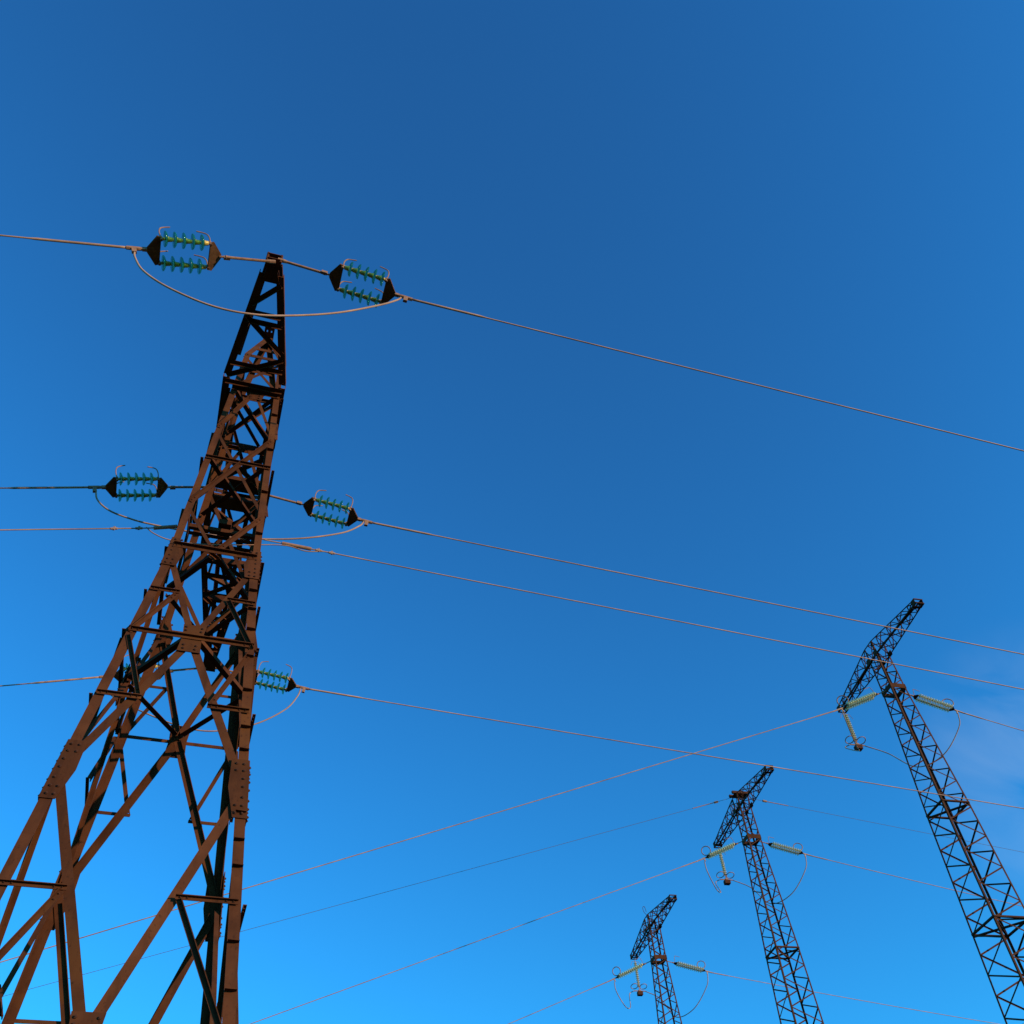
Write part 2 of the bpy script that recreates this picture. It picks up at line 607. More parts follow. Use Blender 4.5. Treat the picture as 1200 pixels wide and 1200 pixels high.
# gable on top of the body -----------------------------------------------------
gb = MB()
apex = Vector((-0.02, 0.0, 17.70 + EYE))
for su in (-1, 1):
    for sv in (-1, 1):
        p = corner(su, sv, ZTOP)
        q = apex + Vector((su * 0.07, sv * 0.05, 0))
        gb.angle([p, q], (-su, 0, 0), (0, -sv, 0), 0.11, 0.09, 0.010)
peak = gb.build("peak", M_RUST, tower)
gp = MB()
for sv in (-1, 1):
    o = Vector((0, sv * 0.068, 0))
    gp.plate([apex + o + Vector((-0.12, 0, -0.24)), apex + o + Vector((0.12, 0, -0.24)),
              apex + o + Vector((0.085, 0, 0.02)), apex + o + Vector((-0.085, 0, 0.02))], (0, 1, 0), 0.012)
gp.build("peak_plate", M_RUST, peak)
gp = MB()
zz = apex.z + 0.03
for x0, x1, y0, y1 in ((-0.10, -0.055, -0.42, 0.10), (-0.03, 0.03, -0.42, 0.10), (0.055, 0.10, -0.42, 0.10), (-0.055, -0.03, -0.42, -0.24), (0.03, 0.055, -0.42, -0.24),
                       (-0.055, -0.03, -0.19, 0.10), (0.03, 0.055, -0.19, 0.10)):
    gp.plate([apex + Vector((x0, y0, 0.03)), apex + Vector((x1, y0, 0.03)), apex + Vector((x1, y1, 0.03)), apex + Vector((x0, y1, 0.03))], (0, 0, 1), 0.014)
gp.build("earth_wire_bracket", M_RUST, peak)
gp = MB()
for sv in (-1, 1):
    gp.angle([lerp(corner(-1, sv, ZTOP), apex, 0.45), lerp(corner(1, sv, ZTOP), apex, 0.45)], (0, 0, -1), (0, -sv, 0), 0.08, 0.06, 0.008)
gp.build("peak_tie", M_RUST, peak)

# crossarm --------------------------------------------------------------------
VA, VB, VC = -3.30, 1.99, 7.38
HU = 0.555
def chord_u(v):
    """half width of the arm's bottom plane (outer edge of the chord)"""
    if v < -0.85:
        return lerp(0.155, HU, (v - VA) / (-0.85 - VA))
    if v < 3.5:
        return HU
    return lerp(HU, 0.10, (v - 3.5) / (VC - 3.5))

def top_z(v):
    if v < 0:
        return lerp(ZT + 0.22, ZTOP - 0.1, (v - VA) / (-wV(ZTOP) - VA)) if v < -wV(ZTOP) else ZTOP - 0.1
    return lerp(ZTOP - 0.1, ZT + 0.22, (v - wV(ZTOP)) / (VC - wV(ZTOP))) if v > wV(ZTOP) else ZTOP - 0.1

def top_u(v):
    e = wV(ZTOP)
    if v < -e:
        return lerp(0.12, 0.43, (v - VA) / (-e - VA))
    return lerp(0.43, 0.09, (v - e) / (VC - e))

CU = -0.025
arm = MB()
for s in (-1, 1):
    arm.angle([Vector((CU + s * chord_u(v), v, ZT)) for v in (VA + 0.28, -0.87)], (-s, 0, 0), (0, 0, 1), 0.125, 0.11, 0.012)
    arm.angle([Vector((CU + s * chord_u(v), v, ZT)) for v in (-0.80, 3.5, VC - 0.3)], (-s, 0, 0), (0, 0, 1), 0.125, 0.11, 0.012)
armo = arm.build("crossarm", M_RUST, tower)
tc = MB()
e = wV(ZTOP)
for s in (-1, 1):
    for v0, v1 in ((VA + 0.2, -e), (e, VC - 0.2)):
        tc.angle([Vector((CU + s * top_u(v), v, top_z(v))) for v in (v0, v1)], (-s, 0, 0), (0, 0, -1), 0.09, 0.09, 0.010)
tc.build("top_chord", M_RUST, armo)

def armpt(s, v, top=False):
    if top:
        return Vector((CU + s * (top_u(v) - 0.03), v, top_z(v) - 0.03))
    return Vector((CU + s * (chord_u(v) - 0.05), v, ZT - 0.004))

def armbar(p, q, a=0.08, b=0.055, up=1, name="arm_brace"):
    m = MB()
    d = (q - p).normalized()
    s = d.cross(Vector((0, 0, 1))).normalized()
    if (s.y < 0) != (up < 0):
        s = -s
    m.angle([p + s * (a / 2), q + s * (a / 2)], -s, (0, 0, -up), a, b, 0.008)
    return m.build(name, M_RUST, armo)

# bottom plane, near side: order follows the photograph
D = Vector((0, 0, -0.010))
for (s0, v0, s1, v1, k) in ((1, -2.86, -1, -2.40, 0), (-1, -2.25, 1, -2.25, 0), (-1, -2.08, 1, -2.08, 0), (-1, -2.15, 1, -1.52, 0),
                            (1, -1.40, -1, -0.86, 0), (-1, -1.16, 1, -1.16, 1), (-1, -0.74, 1, -0.74, 0)):
    armbar(armpt(s0, v0) + D * k, armpt(s1, v1) + D * k)
for (s0, v0, s1, v1, k) in ((-1, 0.75, 1, 0.75, 0), (-1, 0.80, 1, 1.70, 0), (1, 0.80, -1, 1.70, 1), (1, 2.25, -1, 3.25, 0), (-1, 2.30, 1, 3.25, 1),
                            (-1, 3.40, 1, 3.40, 0), (-1, 3.50, 1, 4.25, 0), (1, 4.30, -1, 4.95, 0), (-1, 5.0, 1, 5.6, 0),
                            (-1, 4.28, 1, 4.28, 1), (1, 5.65, -1, 6.15, 0), (-1, 5.62, 1, 5.62, 1), (-1, 6.2, 1, 6.6, 0), (-1, 6.7, 1, 6.7, 0)):
    armbar(armpt(s0, v0) + D * k, armpt(s1, v1) + D * k)
# side trusses
def webbar(p, q, s, a=0.075, b=0.05):
    m = MB()
    d = (q - p).normalized()
    w = Vector((s, 0, 0)).cross(d).normalized()
    if w.z < 0:
        w = -w
    m.angle([p + w * (a / 2), q + w * (a / 2)], -w, (s, 0, 0), a, b, 0.008)
    m.build("arm_brace", M_RUST, armo)

for s in (-1, 1):
    seq = [-0.9, -1.5, -2.05, -2.5]
    for i in range(3):
        a_, b_ = (False, True) if i % 2 == 0 else (True, False)
        webbar(armpt(s, seq[i], a_), armpt(s, seq[i + 1], b_), s, 0.06, 0.045)
    seq = [0.75, 1.9, 2.7, 3.4, 4.1, 4.8, 5.4, 6.0, 6.5]
    for i in range(8):
        a_, b_ = (False, True) if i % 2 else (True, False)
        webbar(armpt(s, seq[i], a_), armpt(s, seq[i + 1], b_), s)
for v in (3.95, 5.12):
    armbar(armpt(-1, v) + Vector((0, 0, 0.02)), armpt(1, v) + Vector((0, 0, 0.02)), 0.09, 0.15, -1)
for v0, v1 in ((2.45, 3.35), (4.4, 4.95), (5.9, 6.35)):
    armbar(armpt(-1, v0) + Vector((0, 0, 0.05)), armpt(0.8, v1) + Vector((0, 0, 0.25)), 0.07, 0.11, -1)
for v in (2.7, 4.1, 5.4):
    armbar(armpt(-1, v, True), armpt(1, v, True), 0.07, 0.06)
for v0, v1 in ((1.0, 2.7), (2.75, 4.1), (4.15, 5.4)):
    armbar(armpt(-1, v0, True), armpt(1, v1, True), 0.06, 0.05)

# end plates and the middle attachment beams
ep = MB()
for zz in (ZT - 0.012, ZT + 0.135):
    ep.plate([(CU - 0.15, VA + 0.42, zz), (CU + 0.15, VA + 0.42, zz), (CU + 0.09, VA + 0.2, zz), (CU + 0.13, VA + 0.08, zz),
              (CU + 0.10, VA - 0.04, zz), (CU - 0.10, VA - 0.04, zz), (CU - 0.13, VA + 0.08, zz), (CU - 0.09, VA + 0.2, zz)], (0, 0, 1), 0.016)
ep.bar((CU - 0.10, VA + 0.14, ZT + 0.062), (CU + 0.10, VA + 0.14, ZT + 0.062), 0.2, 0.12)
for du in (-0.11, 0.11):
    ep.tube([(CU + du, VA + 0.0, ZT - 0.05), (CU + du, VA + 0.0, ZT + 0.20)], 0.022, 8)
ep.build("end_plate", M_RUST, armo)
ep = MB()
for zz in (ZT - 0.012, ZT + 0.135):
    ep.plate([(CU - 0.14, VC - 0.42, zz), (CU + 0.14, VC - 0.42, zz), (CU + 0.15, VC + 0.12, zz), (CU - 0.15, VC + 0.12, zz)], (0, 0, 1), 0.016)
ep.bar((CU - 0.13, VC - 0.02, ZT + 0.062), (CU + 0.13, VC - 0.02, ZT + 0.062), 0.2, 0.12)
ep.build("end_plate", M_RUST, armo)
for v in (VB - 0.26, VB + 0.26):
    bm_ = MB()
    bm_.bar((CU - HU + 0.01, v, ZT + 0.08), (CU + HU - 0.01, v, ZT + 0.08), 0.30, 0.11)
    bm_.build("attachment_beam", M_RUST, armo)

# optical ground cable bracket inside the body -----------------------------------
ZG = 11.70 + EYE
bk = MB()
bk.angle([(uL(ZG) + 0.03, -0.09, ZG), (uR(ZG) - 0.03, -0.09, ZG)], (0, 0, 1), (0, 1, 0), 0.075, 0.07, 0.010)
bk.angle([(uL(ZG) + 0.03, 0.09, ZG), (uR(ZG) - 0.03, 0.09, ZG)], (0, 0, 1), (0, -1, 0), 0.075, 0.07, 0.010)
for s, uu in ((-1, uL(ZG) + 0.008), (1, uR(ZG) - 0.008)):
    bk.bar((uu, -wV(ZG) + 0.02, ZG + 0.06), (uu, wV(ZG) - 0.02, ZG + 0.06), 0.012, 0.14)
bk.bar((0.02, -0.16, ZG + 0.17), (0.02, 0.16, ZG + 0.17), 0.2, 0.1)
bk.build("cable_bracket", M_RUST, tower)

# ------------------------------------------------------------------ wires, insulators: local frame of the line
TU = Vector((math.cos(PSI), math.sin(PSI), 0))
TV = Vector((-math.sin(PSI), math.cos(PSI), 0))
def TW(u, v, z):
    return T0 + TU * u + TV * v + Vector((0, 0, z))

GLASS_PROF = [(-0.036, 0.042), (-0.034, 0.066), (-0.025, 0.095), (-0.010, 0.118), (0.002, 0.1265), (0.010, 0.1275), (0.016, 0.122),
              (0.012, 0.105), (0.018, 0.075), (0.018, 0.042)]
CAP_PROF = [(-0.105, 0.022), (-0.100, 0.036), (-0.060, 0.040), (-0.040, 0.047), (-0.026, 0.047)]

def make_tension_set():
    r = empty("insulator_set", (0, 0, 0))
    m = MB()
    m.tube([(0.0, 0, 0), (0.10, 0, 0)], 0.034)
    m.tube([(0.10, 0, 0), (0.16, 0, 0), (0.74, 0, 0), (0.80, 0, 0)], [0.034, 0.024, 0.024, 0.034])
    m.tube([(0.80, 0, 0), (0.90, 0, 0)], 0.017)
    m.bar((0.78, -0.012, -0.03), (0.78, -0.012, 0.03), 0.05, 0.10)
    m.build("link_rod", M_GALV, r)
    for x0, x1 in ((0.87, 1.04), (2.00, 1.83)):
        y = MB()
        sg = 1 if x1 > x0 else -1
        for zz in (-0.011, 0.011):
            y.plate([(x0, -0.035, zz), (x0, 0.035, zz), (x1 - sg * 0.03, 0.255, zz), (x1 + sg * 0.03, 0.235, zz),
                     (x1 + sg * 0.03, -0.235, zz), (x1 - sg * 0.03, -0.255, zz)], (0, 0, 1), 0.009)
        y.build("yoke_plate", M_YOKE, r)
    for s in (-1, 1):
        yy = s * 0.212
        for xa, xb, xc in ((1.02, 1.09, 1.06), (1.72, 1.85, 1.80)):
            hw = MB()
            hw.tube([(xa, yy, 0), (xb, yy, 0)], 0.016)
            hw.tube([(xc, yy, -0.05), (xc, yy, 0.05)], 0.024)
            hw.build("string_link", M_GALV, r)
        for i in range(5):
            x = 1.19 + 0.137 * i
            d = MB()
            d.lathe((x, yy, 0), (1, 0, 0), GLASS_PROF, 24)
            do = d.build("insulator_disc", M_GLASS, r, True)
            c = MB()
            c.lathe((x, yy, 0), (1, 0, 0), CAP_PROF, 14)
            c.lathe((x, yy, 0), (1, 0, 0), [(0.016, 0.030), (0.034, 0.026), (0.040, 0.016)], 12)
            c.build("metal_cap", M_CAP, do, True)
        for x, sg, h in ((1.06, 1, 0.33), (1.80, -1, 0.37)):
            hn = MB()
            hn.tube(spline([(x, yy, 0.0), (x - sg * 0.01, yy, h * 0.55), (x + sg * 0.015, yy, h * 0.88), (x + sg * 0.07, yy, h), (x + sg * 0.17, yy, h + 0.03)], 5), 0.0105, 6)
            hn.build("arcing_horn", M_GALV, r)
    m = MB()
    m.tube([(1.98, 0, 0), (2.08, 0, 0)], 0.018)
    m.bar((2.03, 0, -0.03), (2.03, 0, 0.03), 0.05, 0.07)
    m.tube([(2.06, 0, 0), (2.12, 0, 0), (2.30, 0, 0)], [0.028, 0.034, 0.032])
    m.bar((2.19, 0, 0.0), (2.19, 0, -0.13), 0.05, 0.07)
    m.build("dead_end_clamp", M_GALV, r)
    return r

def orient(o, loc, xdir):
    X = Vector(xdir).normalized()
    Y = Vector((0, 0, 1)).cross(X).normalized()
    Z = X.cross(Y)
    o.matrix_world = Matrix(((X.x, Y.x, Z.x, loc[0]), (X.y, Y.y, Z.y, loc[1]), (X.z, Y.z, Z.z, loc[2]), (0, 0, 0, 1)))

SETS = [
    (0.06, VA, ZT + 0.05, 1, 0.115, "right-hand double string of green glass insulators on the tip of the large tower's top arm"),
    (0.03, VA, ZT - 0.06, -1, 0.31, "left-hand double string of green glass insulators on the tip of the large tower's top arm"),
    (0.46, VB, ZT + 0.23, 1, 0.12, "double green glass insulator string right of the large tower's middle, on the middle wire"),
    (-0.46, VB, ZT + 0.16, -1, 0.30, "double green glass insulator string left of the large tower's middle, on the middle wire"),
    (0.06, VC, ZT + 0.02, 1, 0.11, "small green glass insulator string beside the large tower's right leg, on the lowest wire"),
    (-0.06, VC, ZT - 0.02, -1, 0.31, "green glass insulator string half hidden behind the large tower's left legs"),
]
proto = make_tension_set()
ends = []
for i, (u, v, z, sg, sl, lb) in enumerate(SETS):
    o = proto if i == 0 else copy_tree(proto)
    p = TW(u + CU, v, z)
    xd = (TU * sg + Vector((0, 0, -sl))).normalized()
    orient(o, p, xd)
    if sg < 0:
        yk = [c for c in o.children if c.name.startswith("yoke_plate")][0]
        yk.matrix_local = Matrix.Translation((0.96, 0, 0)) @ Matrix.Rotation(math.radians(16), 4, 'Y') @ Matrix.Translation((-0.96, 0, 0))
    tag(o, lb, "insulator", "double green glass insulator strings of the large tower")
    ends.append((p, xd, sg, sl))

def sagwire(p, hdir, pts, r, name, label, m=M_WIRE, group=None, taper=None):
    """pts: (distance, dz) control points along the horizontal direction"""
    P = spline([p + hdir * t + Vector((0, 0, dz)) for t, dz in pts], 8)
    w = MB()
    if taper:
        rr = []
        for q in P:
            t = (q - p).dot(hdir)
            rr.append(taper[1] if t < taper[0] else r)
        w.tube(P, rr, 8)
    else:
        w.tube(P, r, 8)
    o = w.build(name, m, None, True)
    tag(o, label, "power line", group)
    return o

def curve_pts(s0, s1, L, drop_from=None):
    """slope goes from s0 (at the clamp) to s1 at L; then flattens towards a far support"""
    out = [(0, 0.0)]
    n = 14
    for k in range(1, n + 1):
        t = L * (k / n) ** 1.5
        out.append((t, -(s0 * t + (s1 - s0) * t * t / (2 * L))))
    return out

WG = "bare conductors of the near line"
WL = [("thick bare wire running right from the large tower's top insulators across the sky"),
      ("thick bare wire leaving the picture at the upper left from the large tower's top insulators"),
      ("bare wire running right from the middle insulators across the tallest right-hand tower's arm"),
      ("bare wire leaving the left edge from the large tower's middle insulators"),
      ("lowest wire of the large tower, running right past the second tower's arm tip"),
      ("lowest left wire of the large tower, reaching its outer left leg")]
for (p, xd, sg, sl), lb in zip(ends, WL):
    st = p + xd * 2.26
    h = TU * sg
    if sg > 0:
        h = Matrix.Rotation(math.radians(-1.25), 3, 'Z') @ h
        pts = [(0, 0)] + [(t, -(0.055 * t - 0.0001 * t * t)) for t in (1, 2, 4, 7, 11, 16, 22, 30, 40, 60, 90, 120)]
    else:
        pts = [(0, 0)] + [(t, -(0.315 * t - 0.0028 * t * t)) for t in (1, 2, 4, 7, 11, 16, 22, 30, 40, 50)]
    sagwire(st, h, pts, 0.0130, "conductor", lb, M_WIRE, WG, (1.25, 0.021))

# jumpers, loops under the arm -------------------------------------------------------
JP = {
    VA: [(-2.03, -0.79), (-1.98, -0.98), (-1.78, -1.32), (-1.35, -1.63), (-0.69, -1.86), (-0.07, -1.83), (0.54, -1.58), (1.18, -1.19), (1.80, -0.66), (2.08, -0.36), (2.15, -0.24)],
    VB: [(-2.52, -0.52), (-2.42, -0.80), (-2.15, -1.03), (-1.75, -1.15), (-1.36, -1.20), (-0.6, -1.22), (0.3, -1.15), (1.3, -0.90), (2.12, -0.53), (2.48, -0.22), (2.58, -0.04)],
    VC: [(-2.12, -0.72), (-2.0, -1.05), (-1.6, -1.30), (-0.85, -1.58), (-0.18, -1.75), (0.455, -1.73), (1.25, -1.42), (1.86, -0.92), (2.10, -0.50), (2.16, -0.24)],
}
JL = {VA: "bare jumper loop slung under the large tower's top arm tip",
      VB: "bare jumper loop passing behind the large tower's upper body under the middle insulators",
      VC: "bare jumper loop seen through the large tower's lower legs, hanging from the lowest insulators"}
for v in (VA, VB, VC):
    w = MB()
    w.tube(spline([TW(u + CU, v, ZT + z) for u, z in JP[v]], 8), 0.0165, 8)
    o = w.build("jumper_wire", M_WIRE, None, True)
    tag(o, JL[v], "power line", "jumper loops of the large tower")

# optical ground cable -------------------------------------------------------------------
def damper(m, p, d):
    m.tube([p - d * 0.055, p - d * 0.05, p + d * 0.05, p + d * 0.055], [0.010, 0.020, 0.020, 0.010], 8)
    m.bar(p + Vector((0, 0, 0.042)), p + Vector((0, 0, -0.03)), 0.022, 0.03)

for sg, s0, lb, u0 in ((1, 0.035, "thin ground cable running right from the large tower's mid body, below the middle wire", 0.66),
                       (-1, 0.285, "thin ground cable leaving the left edge from the large tower's mid body", 0.60)):
    h = TU * sg
    p = TW(sg * u0, 0.0, ZG + 0.08)
    if sg > 0:
        f = lambda t: -0.034 * t
    else:
        f = lambda t: -(0.045 + 0.288 * t) if t > 0.4 else -0.4 * t
    o = sagwire(p, h, [(t, f(t)) for t in (0, 0.3, 0.6, 1, 2, 4, 7, 11, 16, 22, 30, 40, 55)], 0.010, "ground_cable", lb, M_WIRE,
                "ground cable spans of the large tower")
    o['category'] = "ground cable"
    m = MB()
    t0, t1 = (0.10, 0.43) if sg < 0 else (0.30, 0.78)
    m.tube([p + h * t + Vector((0, 0, f(t))) for t in (t0, (t0 + t1) / 2, t1)], 0.030, 10)
    m.build("strain_clamp", M_GALV, o)
    for t in ((0.64, 0.99) if sg < 0 else (0.90, 1.12)):
        m = MB()
        damper(m, p + h * t + Vector((0, 0, f(t))), (h + Vector((0, 0, -s0))).normalized())
        m.build("vibration_damper", M_WIRE, o)
w = MB()
w.tube(spline([TW(-1.14, 0.0, ZG - 0.10), TW(-1.0, 0.0, ZG - 0.21), TW(-0.75, 0.02, ZG - 0.27), TW(-0.3, 0.05, ZG - 0.22), TW(0.4, 0.05, ZG - 0.06),
               TW(1.0, 0.0, ZG + 0.03), TW(1.35, 0, ZG - 0.02), TW(1.62, 0, ZG + 0.04), TW(1.80, 0, ZG + 0.05)], 8), 0.009, 8)
o = w.build("cable_loop", M_WIRE, None, True)
tag(o, "slack loop of ground cable passing through the large tower's mid body", "ground cable")

# ------------------------------------------------------------------ three far posts
YAW = 0.291
PU = Vector((math.cos(YAW), math.sin(YAW), 0))
PV = Vector((-math.sin(YAW), math.cos(YAW), 0))
POS = [Vector((18.751, 41.062, 30.0 + EYE)), Vector((12.695, 54.893, 30.115 + EYE)), Vector((7.071, 66.84, 28.589 + EYE))]
ZA, WB, WA, Z_1, W_1, Z_2, W_2, LN, LF, WT, HT, HP = 2.086, 0.42, 0.388, 6.873, 0.708, 12.387, 0.861, 4.35, 4.571, 0.224, 0.278, 0.906

def pw(z):
    """half width of the post body at height z above the clamp box"""
    if z > 0:
        return lerp(WB, WA, min(1, z / ZA))
    if z > -Z_1:
        return lerp(WB, W_1, -z / Z_1)
    return lerp(W_1, W_2, (-z - Z_1) / (Z_2 - Z_1))

def make_post(H):
    r = empty("lattice_tower", (0, 0, 0))
    zb = -H
    zs = [zb, -Z_2, -Z_1, 0, ZA, ZA + HP]
    for su in (-1, 1):
        for sv in (-1, 1):
            m = MB()
            m.angle([(su * pw(z), sv * pw(z), z) for z in zs], (-su, 0, 0), (0, -sv, 0), 0.085, 0.085, 0.012)
            m.build("leg", M_DARKSTEEL, r)
    def cpt(su, sv, z):
        return Vector((su * (pw(z) - 0.012), sv * (pw(z) - 0.012), z))
    fcs = [((-1, 1), (-1, -1), (-1, 0, 0), 0.0), ((-1, -1), (1, -1), (0, -1, 0), 0.5), ((1, -1), (1, 1), (1, 0, 0), 0.0), ((1, 1), (-1, 1), (0, 1, 0), 0.5)]
    for a, b, n, ph in fcs:
        m = MB()
        z = ZA
        k = int(H * 10) % 2
        n = Vector(n)
        while z > zb + 1.5:
            w = pw(z)
            st = 0.64 * (w / 0.55) ** 0.5
            z2 = z - st
            p, q = (a, b) if k % 2 == 0 else (b, a)
            P, Q = cpt(*p, z), cpt(*q, z2)
            d = (Q - P).normalized()
            s = n.cross(d)
            if s.z < 0:
                s = -s
            m.angle([P + s * 0.03, Q + s * 0.03], -s, -n, 0.054 + 0.012 * (w > 0.7), 0.05, 0.008)
            z = z2
            k += 1
        m.build("lattice_bracing", M_DARKSTEEL, r)
    for zz in (-Z_1, -Z_2, -18.5):
        m = MB()
        for i, (A, B) in enumerate((((-1, -1), (1, 1)), ((1, -1), (-1, 1)), ((-1, -1), (1, -1)), ((1, -1), (1, 1)), ((1, 1), (-1, 1)), ((-1, 1), (-1, -1)))):
            m.bar(cpt(*A, zz - 0.02 - 0.085 * (i == 1)), cpt(*B, zz - 0.02 - 0.085 * (i == 1)), 0.09, 0.07)
        m.build("diaphragm", M_DARKSTEEL, r)
    # clamp box of four plates round the body
    for (ax, sg) in (('u', -1), ('u', 1), ('v', -1), ('v', 1)):
        m = MB()
        w = WB + 0.012
        if ax == 'u':
            m.bar((sg * w, -w - 0.02, 0.0), (sg * w, w + 0.02, 0.0), 0.018, 0.27)
        else:
            m.bar((-w + 0.012, sg * w, 0.0), (w - 0.012, sg * w, 0.0), 0.018, 0.27)
        m.build("clamp_plate", M_RUST, r)
    # crossarm
    def tz(v):
        e = WA
        if abs(v) < e:
            return ZA + HP
        L = LN if v < 0 else LF
        return lerp(ZA + HP, ZA + HT, (abs(v) - e) / (L - e))
    def hw(v):
        e = WA
        if abs(v) < e:
            return WA + 0.03
        L = LN if v < 0 else LF
        return lerp(WA + 0.03, WT, (abs(v) - e) / (L - e))
    m = MB()
    for s in (-1, 1):
        m.angle([(s * hw(v), v, ZA) for v in (-LN, -WA, WA, LF)], (-s, 0, 0), (0, 0, 1), 0.07, 0.07, 0.010)
        m.angle([(s * hw(v), v, tz(v)) for v in (-LN, -WA, WA, LF)], (-s, 0, 0), (0, 0, -1), 0.065, 0.065, 0.010)
    ao = m.build("crossarm", M_DARKSTEEL, r)
    for kind in range(4):
        m = MB()
        for v0, v1 in ((-WA, -LN + 0.15), (WA, LF - 0.15), (-WA, WA)):
            n = 8 if abs(v1 - v0) > 1 else 2
            for k in range(n):
                va, vb = lerp(v0, v1, k / n), lerp(v0, v1, (k + 1) / n)
                e = k % 2
                if kind == 0:
                    P, Q = Vector(((1 - 2 * e) * (hw(va) - .04), va, ZA + 0.014)), Vector(((2 * e - 1) * (hw(vb) - .04), vb, ZA + 0.014))
                elif kind == 1:
                    P, Q = Vector(((1 - 2 * e) * (hw(va) - .04), va, tz(va) - 0.02)), Vector(((2 * e - 1) * (hw(vb) - .04), vb, tz(vb) - 0.02))
                else:
                    s = -1 if kind == 2 else 1
                    P = Vector((s * (hw(va) - .015), va, (ZA + 0.03) if e else tz(va) - 0.03))
                    Q = Vector((s * (hw(vb) - .015), vb, (tz(vb) - 0.03) if e else ZA + 0.03))
                m.bar(P, Q, 0.036, 0.036)
                if kind >= 2 and abs(v1 - v0) > 1:
                    m.bar((P.x if e else Q.x, va if e else vb, ZA + 0.03), (P.x if e else Q.x, va if e else vb, tz(va if e else vb) - 0.03), 0.035, 0.035, (1, 0, 0))
        m.build("lattice_bracing", M_DARKSTEEL, ao)
    for v, L in ((-1, LN), (1, LF)):
        m = MB()
        for s in (-1, 1):
            m.bar((s * (WT + 0.012), v * (L - 0.28), ZA + HT / 2), (s * (WT + 0.012), v * (L + 0.03), ZA + HT / 2), 0.016, HT + 0.06)
        m.bar((-WT - 0.02, v * (L + 0.04), ZA + 0.01), (WT + 0.02, v * (L + 0.04), ZA + 0.01), 0.05, 0.06)
        m.bar((-WT - 0.02, v * (L + 0.04), ZA + HT - 0.02), (WT + 0.02, v * (L + 0.04), ZA + HT - 0.02), 0.05, 0.06)
        m.plate([(-WT, v * (L - 0.34), ZA - 0.008), (WT, v * (L - 0.34), ZA - 0.008), (WT, v * (L - 0.18), ZA - 0.008), (-WT, v * (L - 0.18), ZA - 0.008)], (0, 0, 1), 0.014)
        m.build("end_plate", M_DARKSTEEL, ao)
    m = MB()
    for s in (-1, 1):
        for v in (-WA, WA):
            m.plate([(s * (WA + 0.045), v - 0.2, ZA - 0.06), (s * (WA + 0.045), v + 0.2, ZA - 0.06), (s * (WA + 0.045), v + 0.16, ZA + 0.26), (s * (WA + 0.045), v - 0.16, ZA + 0.26)], (1, 0, 0), 0.012)
    m.build("gusset_plate", M_DARKSTEEL, ao)
    return r

PL = ["tallest of the three dark lattice towers, cut off by the right edge of the picture",
      "middle one of the three dark T-shaped lattice towers, with wires at its peak",
      "smallest and farthest dark lattice tower, at the bottom edge of the picture"]
posts = []
for i, p in enumerate(POS):
    r = make_post(p.z)
    r.location = p
    r.rotation_euler = (0, 0, YAW)
    tag(r, PL[i], "power tower", "lattice towers of the power lines")
    posts.append(r)

# earth-wire beam on the middle post
m = MB()
m.bar((-0.66, -0.36, ZA + HP + 0.06), (0.50, -0.36, ZA + HP + 0.06), 0.14, 0.16)
m.bar((-0.66, 0.10, ZA + HP + 0.06), (0.50, 0.10, ZA + HP + 0.06), 0.14, 0.16)
m.plate([(-0.55, -0.36, ZA + HP - 0.04), (0.45, -0.36, ZA + HP - 0.04), (0.45, 0.1, ZA + HP - 0.04), (-0.55, 0.1, ZA + HP - 0.04)], (0, 0, 1), 0.012)
m.build("earth_wire_beam", M_DARKSTEEL, posts[1])
# bent rod sticking up from the far post's arm
m = MB()
m.tube(spline([(-0.42, -0.3, ZA + HP - 0.05), (-0.6, -0.3, ZA + HP + 0.2), (-0.64, -0.3, ZA + HP + 0.5), (-0.5, -0.3, ZA + HP + 0.58), (-0.42, -0.3, ZA + HP + 0.2)], 6), 0.016, 6)
m.build("bent_rod", M_DARKSTEEL, posts[2])

